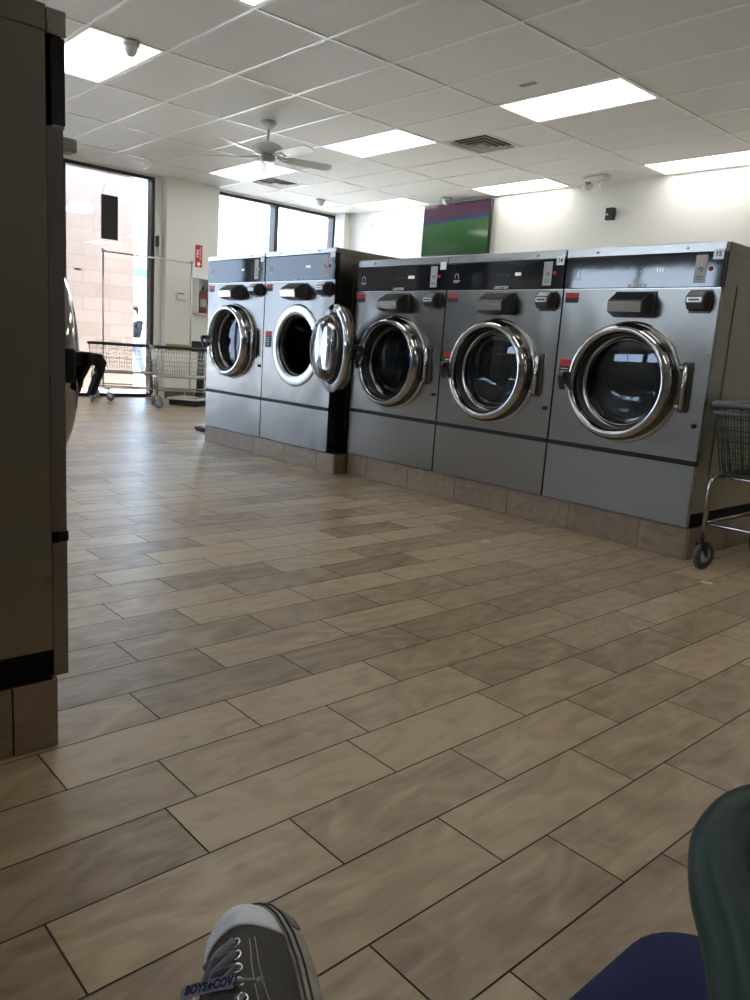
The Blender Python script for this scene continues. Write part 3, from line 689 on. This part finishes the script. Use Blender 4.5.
# platform scale by the column
t = empty('floor_scale', (-9.40, 5.20, 0), math.radians(125), 'grey platform floor scale with black column beside the far washer', 'scale')
MB().box(-.30, .16, -.22, .22, .07, .10, .008).build('platform', M_zinc, t); MB().box(-.28, .2, -.2, .2, .0, .068, .01).build('base', M_rub, t)
MB().prism([(.165, .01), (.25, .01), (.25, .70), (.22, .70), (.205, .2), (.165, .12)], 'y', -.05, .05, .006).build('column', M_rub, t)
MB().box(.13, .27, -.1, .1, .70, .84, .01).build('display_head', M_rub, t)
# foot of something standing behind the far washer
t = empty('pedestal_foot', (-6.56, 3.86, 0), .3, 'flat dark metal foot on the floor at the end of the washer row', 'furniture foot')
MB().box(-.22, .2, -.03, .03, 0.012, .045, .01).box(-.20, -.12, -.025, .025, 0, .013, .003).build('foot_bar', M_dgrey, t); MB().lathe([(0, 0), (.022, 0), (.024, .012), (.015, .016), (0, .017)], (-.17, 0, .044), axis='z', seg=16).build('cap', M_zinc, t)
MB().tube([(.13, 0, .03), (.13, 0, .62)], .02, 12).build('post', M_dgrey, t)

# paper scraps
M_paper = mat('paper', (.75, .72, .66), .8)
for (x, y, a), lab in zip(((-1.405, 3.288, .3), (-2.37, 2.945, 1.2)), ('tiny white paper scrap on the floor below the cart wheel', 'tiny white paper scrap on the floor in mid room')):
    m = MB(); pts = [(-.03, -.006, .001), (-.012, .007, .006), (.004, -.004, .001), (.02, .01, .005), (.032, .0, .001), (.016, -.01, .002), (-.005, -.012, .005)]
    vs = [m.v(p) for p in pts]; c = m.v((0, 0, .007))
    for k in range(len(vs)): m._f([vs[k], vs[(k+1) % len(vs)], c])
    lo = [m.v((p[0], p[1], .0003)) for p in pts]; m._f(lo)
    for k in range(len(vs)): m._f([vs[k], lo[k], lo[(k+1) % len(vs)], vs[(k+1) % len(vs)]])
    o = m.build('paper_scrap', M_paper, None, (x, y, 0), (0, 0, a)); tag(o, lab, 'litter')

# ------------------------------------------------------------------ person outside
def skin_mesh(name, V, E, R, m, parent, root=0, sub=2):
    me = bpy.data.meshes.new(name); me.from_pydata(V, E, []); o = bpy.data.objects.new(name, me); C.objects.link(o); o.parent = parent
    sk = o.modifiers.new('skin', 'SKIN'); sb = o.modifiers.new('sub', 'SUBSURF'); sb.levels = sub; sb.render_levels = sub
    for i, r in enumerate(R):
        v = me.skin_vertices[0].data[i]; v.radius = (r, r) if not isinstance(r, tuple) else r; v.use_root = (i == root)
    dg = bpy.context.evaluated_depsgraph_get(); nm = bpy.data.meshes.new_from_object(o.evaluated_get(dg)); nm.name = name
    o.modifiers.clear(); o.data = nm; nm.materials.clear(); nm.materials.append(m)
    for p in nm.polygons: p.use_smooth = True
    return o
def person():
    t = empty('person', (-14.95, 6.95, -.12), math.radians(200), 'person in dark top and pale jeans walking outside the tall window, holding a pink phone', 'person')
    skin = mat('skin', (.24, .14, .10), .6); jeans = mat('jeans', (.10, .12, .16), .8); top = mat('dark_top', (.008, .009, .014), .9, spec=.1); hair = mat('dark_hair', (.02, .015, .012), .6)
    V = [(0, 0, .80), (0, 0, .93), (0, 0, 1.08), (0, .01, 1.22), (0, .01, 1.31), (0, .03, 1.39), (0, .035, 1.46),
         (.08, 0, .76), (.085, .14, .45), (.085, .08, .09), (.085, .20, .04), (-.08, 0, .76), (-.085, -.06, .45), (-.085, -.26, .16), (-.085, -.18, .04),
         (.16, .0, 1.21), (.21, -.03, 1.0), (.2, .1, .85), (-.16, 0, 1.21), (-.2, .06, 1.0), (-.12, .24, 1.14), (.19, .17, .80), (-.10, .27, 1.20)]
    E = [(0, 1), (1, 2), (2, 3), (3, 4), (4, 5), (5, 6), (0, 7), (7, 8), (8, 9), (9, 10), (0, 11), (11, 12), (12, 13), (13, 14), (3, 15), (15, 16), (16, 17), (3, 18), (18, 19), (19, 20), (17, 21), (20, 22)]
    R = [.13, .115, .12, .12, .05, .075, .07, .085, .06, .042, .035, .085, .06, .042, .035, .055, .042, .032, .055, .042, .032, .03, .03]
    skin_mesh('body', V, E, R, skin, t)
    V2 = [(0, 0, .88), (0, 0, 1.0), (0, 0, 1.12), (0, .01, 1.24), (.16, 0, 1.215), (.212, -.03, 1.0), (.2, .09, .87), (-.16, 0, 1.215), (-.2, .06, 1.0), (-.13, .22, 1.12)]
    skin_mesh('jacket', V2, [(0, 1), (1, 2), (2, 3), (3, 4), (4, 5), (5, 6), (3, 7), (7, 8), (8, 9)], [.15, .14, .145, .135, .068, .054, .042, .068, .054, .042], top, t)
    V3 = [(0, 0, .83), (.08, 0, .76), (.085, .14, .45), (.085, .085, .12), (-.08, 0, .76), (-.085, -.06, .45), (-.085, -.25, .18)]
    skin_mesh('trousers', V3, [(0, 1), (1, 2), (2, 3), (0, 4), (4, 5), (5, 6)], [.145, .1, .075, .055, .1, .075, .055], jeans, t)
    h = MB(); h.lathe([(0, .115), (.05, .105), (.088, .06), (.095, .0), (.09, -.06), (.06, -.09)], (0, .005, 1.45), axis='z', seg=20, a0=PI*1.05, a1=PI*1.95); h.lathe([(0, .112), (.05, .1), (.085, .055)], (0, .02, 1.45), axis='z', seg=20)
    h.build('hair', hair, t)
    o = MB().box(-.14, -.06, .29, .305, 1.17, 1.33, .004).build('phone', mat('pink_case', (.8, .12, .35), .4), None); o.matrix_world = Matrix.Translation((-14.95, 6.95, -.12)) @ Matrix.Rotation(math.radians(200), 4, 'Z')
    tag(o, 'pink phone held up by the person outside', 'phone')
person()
M_green = mat('green_sign', (.05, .42, .16), .5)
t = empty('street_sign', (-22, 10.35, -.12), math.radians(90), 'green and white shop sign boards on posts far outside', 'sign')
MB().box(-.35, .35, -.04, .04, 2.6, 2.85, .01).build('upper_board', M_green, t)
sb_ = MB().box(-.34, .30, -.04, .04, 1.95, 2.3, .01).build('lower_board', M_green, t); MB().box(-.30, .26, -.05, .05, 1.99, 2.26).build('board_face', M_wlabel, sb_)
for x in (-.25, .25): MB().tube([(x, .06, 0), (x, .06, 2.8)], .03, 10).build('post', M_zinc, t)

# ------------------------------------------------------------------ chair at the lower right
M_blue = mat('blue_plastic', (.008, .016, .085), .5, spec=.15, bump=((400, 400, 400), .1, .0006)); M_gplas = mat('green_plastic', (.0015, .030, .021), .36, spec=.15, bump=((60, 60, 60), .04, .002))
def chair():
    t = empty('armchair', (0, .3, 0), 0, 'plastic chair with dark blue seat and thick green armrest loop', 'chair')
    m = MB(); hx, hy, r = .245, .30, .06
    ring = rrect(hx, hy, r, 0, 8)
    lv = [(-.02, .96), (-.012, .99), (0, 1.0), (.006, .995), (.008, .97)]
    rings = [[m.v((p[0]*s, p[1]*s, z)) for p in ring] for z, s in lv]
    for A, B in zip(rings[:-1], rings[1:]):
        n = len(A)
        for k in range(n): m._f([A[k], A[(k+1) % n], B[(k+1) % n], B[k]], True)
    inn = [[m.v((p[0]*s, p[1]*s, z)) for p in ring] for z, s in ((.004, .88), (-.002, .6), (-.004, .3))]
    seq = [rings[-1]]+inn; n = len(ring)
    for A, B in zip(seq[:-1], seq[1:]):
        for k in range(n): m._f([A[k], A[(k+1) % n], B[(k+1) % n], B[k]], True)
    m._f(seq[-1]); m._f(rings[0][::-1])
    m.build('seat', M_blue, t, (0, 0, .445))
    bk = MB(); bk.box(-.22, .22, -.02, .0, .12, .48, .009, 3); bk.build('backrest', M_blue, t, (0, -.27, .42), (math.radians(10), 0, 0))
    for s in (1, -1):
        # the loop of the armrest, thick moulded plastic
        L = [(-.060, .255), (-.100, .085+.21), (-.150, .235), (-.168, .19), (-.160, .13), (-.137, .085), (-.105, .040), (-.07, -.01), (-.045, -.08), (-.035, -.16)]
        P = []
        ctl = [(-.030, .262, .600), (-.085, .262, .612), (-.135, .235, .622), (-.162, .180, .624), (-.160, .125, .624), (-.138, .075, .624), (-.108, .030, .624), (-.075, -.03, .622), (-.05, -.10, .62), (-.03, -.17, .62), (.005, -.2, .615), (.04, -.17, .61), (.040, -.05, .605), (.035, .06, .60), (.028, .17, .60), (.012, .235, .598)]
        n = len(ctl)
        for i in range(n):
            p0, p1, p2, p3 = [Vector(ctl[(i+k-1) % n]) for k in range(4)]
            for q in range(4):
                u = q/4; P.append(.5*((2*p1)+(-p0+p2)*u+(2*p0-5*p1+4*p2-p3)*u*u+(-p0+3*p1-3*p2+p3)*u**3))
        if s < 0: P = [Vector((-p.x, p.y, p.z)) for p in P]
        P = [p+Vector((s*-.003, .043, -.008)) for p in P]
        a = MB(); a.tube(P, .0195, 16, closed=True, flat=.8, upv=(0, 0, 1)); o = a.build('armrest', M_gplas, t)
        a = MB(); a.tube([(-s*.012, .235, .59), (-s*.03, .25, .45), (-s*.15, .27, .42)], .017, 12); a.tube([(-s*.005, -.2, .61), (-s*.03, -.24, .45)], .017, 12); a.build('armrest_post', M_gplas, o)
    for sx in (-1, 1):
        for sy in (-1, 1): MB().tube([(sx*.17, sy*.22, .43), (sx*.2, sy*.26, 0)], [.018, .014], 12).build('leg', M_gplas, t)
chair()

# ------------------------------------------------------------------ sneaker
def sneaker():
    canvas = mat('grey_canvas', (.075, .07, .06), .9, noise=((500, 500, 500), .3), bump=((900, 900, 900), .4, .0006)); rub = mat('dirty_white_rubber', (.36, .34, .29), .6, noise=((40, 40, 40), .22))
    capm = mat('toe_rubber', (.72, .75, .80), .45, noise=((60, 60, 60), .08)); lace = mat('lace_grey', (.24, .24, .28), .9, bump=((700, 700, 700), .4, .0008)); navy = mat('lace_navy', (.012, .015, .07), .8); met = mat('eyelet_metal', (.75, .75, .72), .2, 1.); stitch = mat('stitching', (.5, .47, .4), .8)
    t = empty('sneaker', (0, 0, 0), 0, 'worn grey canvas sneaker with white toe cap and printed laces', 'shoe')
    # local frame: toe tip at y=0, heel at y=-.29, up z, widths in x
    def hw(y):   # half width at distance d from the toe
        d = -y
        pts = [(0, .0), (.004, .016), (.012, .028), (.025, .038), (.045, .0455), (.075, .0495), (.11, .0485), (.15, .042), (.19, .0365), (.23, .036), (.265, .033), (.282, .022), (.29, 0)]
        for a, b in zip(pts[:-1], pts[1:]):
            if a[0] <= d <= b[0]:
                u = (d-a[0])/(b[0]-a[0]); u2 = u; return a[1]+(b[1]-a[1])*u2
        return 0
    def cxo(y): d = -y; return -.008*math.cos(min(d/.29, 1)*PI)*1.0+.0
    def hh(d):
        pts = [(0, .010), (.01, .024), (.03, .034), (.06, .041), (.09, .050), (.12, .064), (.16, .085), (.2, .098), (.29, .1)]
        for a, b in zip(pts[:-1], pts[1:]):
            if a[0] <= d <= b[0]: return a[1]+(b[1]-a[1])*(d-a[0])/(b[0]-a[0])
        return .1
    st = [.0012, .004, .008, .014, .022, .032, .045, .06, .075, .09, .105, .12, .135, .15, .165, .18, .2, .22, .24, .26, .275, .284, .2895]
    # sole: outline swept in layers
    def outline(off):
        Rr = [(cxo(-d)+(hw(-d)+off*min(1, .35+d*40 if d < .02 else 1)), -d-(0 if d > .02 else 0)) for d in st]
        Lf = [(cxo(-d)-(hw(-d)+off*min(1, .35+d*40 if d < .02 else 1)), -d) for d in st]
        tip = [(cxo(0), off)]; heel = [(cxo(-.29), -.29-off)]
        return tip+Rr+heel+Lf[::-1]
    def layer(m, lv):
        rings = [[m.v((x, y, z)) for x, y in outline(o)] for o, z in lv]
        n = len(rings[0])
        for A, B in zip(rings[:-1], rings[1:]):
            for k in range(n): m._f([A[k], A[(k+1) % n], B[(k+1) % n], B[k]], True)
        m._f(rings[0]); m._f(rings[-1][::-1])
    m = MB(); layer(m, [(.001, 0), (.0045, .002), (.005, .012), (.0045, .024), (.003, .0275), (-.002, .028)]); sole = m.build('sole', rub, t)
    m = MB(); pts = [(x, y, .0215) for x, y in outline(.0058)]; m.tube(pts, .0011, 6, closed=True); m.build('black_stripe', M_blk, sole)
    m = MB(); pts = [(x, y, .0278) for x, y in outline(.0028)]; m.tube(pts, .0012, 6, closed=True); m.build('foxing_edge', M_blk, sole)
    # ribbed toe bumper
    m = MB()
    for k in range(46):
        ol = [p for p in outline(.006)]; 
    N = len(st)
    Rr = outline(.0062); toe = Rr[-8:]+Rr[:9]
    dens = []
    for a, b in zip(toe[:-1], toe[1:]):
        nseg = max(1, int(math.hypot(b[0]-a[0], b[1]-a[1])/.0022))
        for q in range(nseg): dens.append((a[0]+(b[0]-a[0])*q/nseg, a[1]+(b[1]-a[1])*q/nseg))
    for x, y in dens: m.tube([(x, y, .002), (x, y, .018)], .0011, 5)
    m.build('toe_bumper', rub, sole)
    # upper loft
    def sect(d, grow=0., n=18):
        w_, h_, c = hw(-d)-.002+grow, hh(d)+.024+grow, cxo(-d); out = []
        for k in range(n+1):
            a = PI*k/n; e = .72 if d < .1 else .8
            X = math.copysign(abs(math.cos(a))**e, math.cos(a))*w_; Z = .02+(h_-.02)*abs(math.sin(a))**.85
            if d > .1: X *= 1-.42*min(1, (d-.1)/.07)*math.sin(a)**2
            out.append((c+X, -d, Z))
        return out
    def loft(m, ds, grow=0., sel=None):
        rings = [[m.v(p) for p in sect(d, grow)] for d in ds]
        for A, B in zip(rings[:-1], rings[1:]):
            for k in range(len(A)-1): m._f([A[k], A[k+1], B[k+1], B[k]], True)
        return rings
    m = MB(); ds = [d for d in st if d >= .008]; rings = loft(m, [d for d in ds if d <= .285]); m._f(rings[0]); m._f(rings[-1][::-1]) if False else None
    upper = m.build('canvas_upper', canvas, t)
    # toe cap, boundary curved: further back on the sides
    m = MB(); g = .0013; n = 18; cols = []
    for k in range(n+1):
        a = PI*k/n; back = .047+.026*abs(math.cos(a))**1.6
        col = []
        for q in range(11):
            d = .0015+(back-.0015)*q/10; p = sect(max(d, .0015), g)[k]; col.append(m.v(p))
        col.append(m.v(sect(back, -.0008)[k])); cols.append(col)
    for A, B in zip(cols[:-1], cols[1:]):
        for q in range(len(A)-1): m._f([A[q], A[q+1], B[q+1], B[q]], True)
    m._f([c[0] for c in cols]); m.build('toe_cap', capm, t)
    # tongue
    def top(d, x, lift=0.):
        s_ = sect(d); best = min(s_, key=lambda p: abs(p[0]-(cxo(-d)+x)) + (0 if p[2] > .03 else 1)); 
        # interpolate height along the section
        for p, q in zip(s_[:-1], s_[1:]):
            X = cxo(-d)+x
            if (p[0]-X)*(q[0]-X) <= 0 and abs(p[0]-q[0]) > 1e-9:
                u = (X-p[0])/(q[0]-p[0]); return Vector((X, -d, p[2]+(q[2]-p[2])*u+lift))
        return Vector((best[0], best[1], best[2]+lift))
    m = MB(); prev = None
    for d in [.066+.012*k for k in range(13)]:
        row = [m.v(top(d, x, .0022)) for x in (-.014, -.007, 0, .007, .014)]
        if prev:
            for k in range(4): m._f([prev[k], prev[k+1], row[k+1], row[k]], True)
        prev = row
    m.build('tongue', mat('tongue_dark', (.04, .04, .045), .9), t)
    # eyelet rows, eyelets and laces
    rows = [.077+.0195*k for k in range(7)]; ex = [.0185+.0008*k for k in range(7)]
    eps = {}
    for k, d in enumerate(rows):
        for s in (-1, 1):
            p = top(d, s*ex[k], .0012); q = top(d, s*(ex[k]+.004), .0012); nrm = Vector((-(q.z-p.z), 0, (q.x-p.x)))*s
            nrm.normalize(); 
            if nrm.z < 0: nrm = -nrm
            eps[k, s] = (p, nrm); qn = nrm.to_track_quat('Z', 'Y')
            e = MB(); pts = []
            for i in range(16): a = 2*PI*i/16; pts.append(p+qn @ Vector((math.cos(a)*.0043, math.sin(a)*.0043, .0004)))
            e.tube(pts, .0014, 8, closed=True); e.build('eyelet', met, t)
    for k in range(7):
        m = MB(); a, na = eps[k, 1]; b, nb = eps[k, -1]
        j = k+1 if k < 6 else 6
        mid = (a+b)/2+Vector((0, 0, .007))
        if k == 0:
            m.tube([a-na*.001, a+na*.003, mid+Vector((.006, .002, 0)), mid+Vector((-.006, .002, 0)), b+nb*.003, b-nb*.001], [.002, .0036, .0044, .0044, .0036, .002], 8, flat=.32, upv=(0, 0, 1)); m.build('lace', lace, t)
        if k < 6:
            for s in (1, -1):
                m = MB(); A, nA = eps[k, s]; B, nB = eps[k+1, -s]; c = (A+B)/2+Vector((0, 0, .0085 if s > 0 else .0055))
                m.tube([A+nA*.001, A+nA*.004, A*.65+B*.35+Vector((0, 0, .0075)), c, A*.3+B*.7+Vector((0, 0, .006)), B+nB*.0035, B+nB*.0005], [.0025, .004, .0048, .005, .0048, .004, .0025], 8, flat=.3, upv=(0, 0, 1)); m.build('lace', lace, t)
    # loose lace ends with printing
    def ribbon(name, pts, wv, width, m_):
        m = MB(); pr = None
        for p in pts:
            p = Vector(p); wv_ = Vector(wv).normalized()*width/2; q = [m.v(p-wv_), m.v(p+wv_)]; q2 = [m.v(p-wv_+Vector((0, 0, .0012))), m.v(p+wv_+Vector((0, 0, .0012)))]
            if pr: m._f([pr[0], pr[1], q[1], q[0]]); m._f([pr[2], pr[3], q2[1], q2[0]]); m._f([pr[0], q[0], q2[0], pr[2]]); m._f([pr[1], q[1], q2[1], pr[3]])
            pr = q+q2
        return m.build(name, m_, t)
    zz = .094
    r1 = ribbon('lace_end', [(-.060, -.141, zz-.006), (-.047, -.140, zz+.002), (-.030, -.137, zz+.005), (.0, -.1315, zz+.005), (.022, -.1275, zz+.004)], (-.16, 1, 0), .0115, lace)
    text_mesh('lace_lettering', 'BOYS', .0105, navy, r1, (-.0255, -.1363, zz+.0066), (0, 0, math.radians(10)), depth=.0001, bold=.0005, sx=1.15)
    text_mesh('lace_lettering', 'COW', .0105, navy, r1, (.0115, -.1295, zz+.0064), (0, 0, math.radians(10)), depth=.0001, bold=.0005, sx=1.15)
    st_ = MB(); vs = []
    for i in range(10): a = PI/2+2*PI*i/10; rr = .0052 if i % 2 == 0 else .0021; vs.append((rr*math.cos(a), rr*math.sin(a)))
    st_.prism(vs, 'z', 0, .0003); st_.build('lace_star', navy, r1, (-.007, -.1330, zz+.0063), (0, 0, math.radians(10)))
    m = MB(); m.tube([(.021, -.1278, zz+.0045), (.029, -.126, zz+.002), (.044, -.1235, zz-.004)], [.0035, .0022, .0021], 8); m.tube([(.043, -.1237, zz-.0035), (.0475, -.123, zz-.0048)], .003, 8); m.build('lace_tip', mat('lace_aglet', (.25, .25, .28), .4), r1)
    pc = Vector((-.005, -.134, 0)); r1.matrix_basis = Matrix.Translation(pc+Vector((.004, .006, .0))) @ Matrix.Rotation(math.radians(-42), 4, 'Z') @ Matrix.Translation(-pc)
    r2 = ribbon('lace_end', [(-.052, -.138, zz-.010), (-.046, -.122, zz-.008), (-.042, -.108, zz-.014)], (1, .25, 0), .011, lace)
    text_mesh('lace_lettering', 'COWBOYS', .0068, navy, r2, (-.0465, -.1225, zz-.0061), (math.radians(-2), 0, math.radians(72)), depth=.0001, bold=.0004)
    m = MB(); m.tube([(-.042, -.109, zz-.014), (-.038, -.092, zz-.018)], .0018, 8); m.build('lace_tip', M_wlabel, t)
    # stitching lines
    for off in (.0, .004):
        m = MB(); P = [top(d, .031+off-.05*max(0, d-.1), .0008) for d in [.080+.01*k for k in range(12)]]; m.tube(P, .0005, 5); m.build('stitching', stitch, upper)
    # sock filling the opening, out of the frame
    m = MB(); m.lathe([(.026, 0), (.027, .02), (.0, .03)], (cxo(-.24), -.235, .085), axis='z', seg=24); m.build('sock', M_rub, t)
    # place it
    ty = Vector((-.885, .345, .10)).normalized()      # toe direction
    side = ty.cross(Vector((0, 0, 1))).normalized(); upz = side.cross(ty)
    roll = math.radians(47); s2 = side*math.cos(roll)+upz*math.sin(roll); u2 = -side*math.sin(roll)+upz*math.cos(roll)
    s2, u2 = s2, u2
    s2, ty, u2 = s2*.95, ty*.95, u2*.95
    tip = Vector((-.590, .417, .305))
    t.matrix_world = Matrix(((s2.x, ty.x, u2.x, tip.x), (s2.y, ty.y, u2.y, tip.y), (s2.z, ty.z, u2.z, tip.z), (0, 0, 0, 1)))
sneaker()
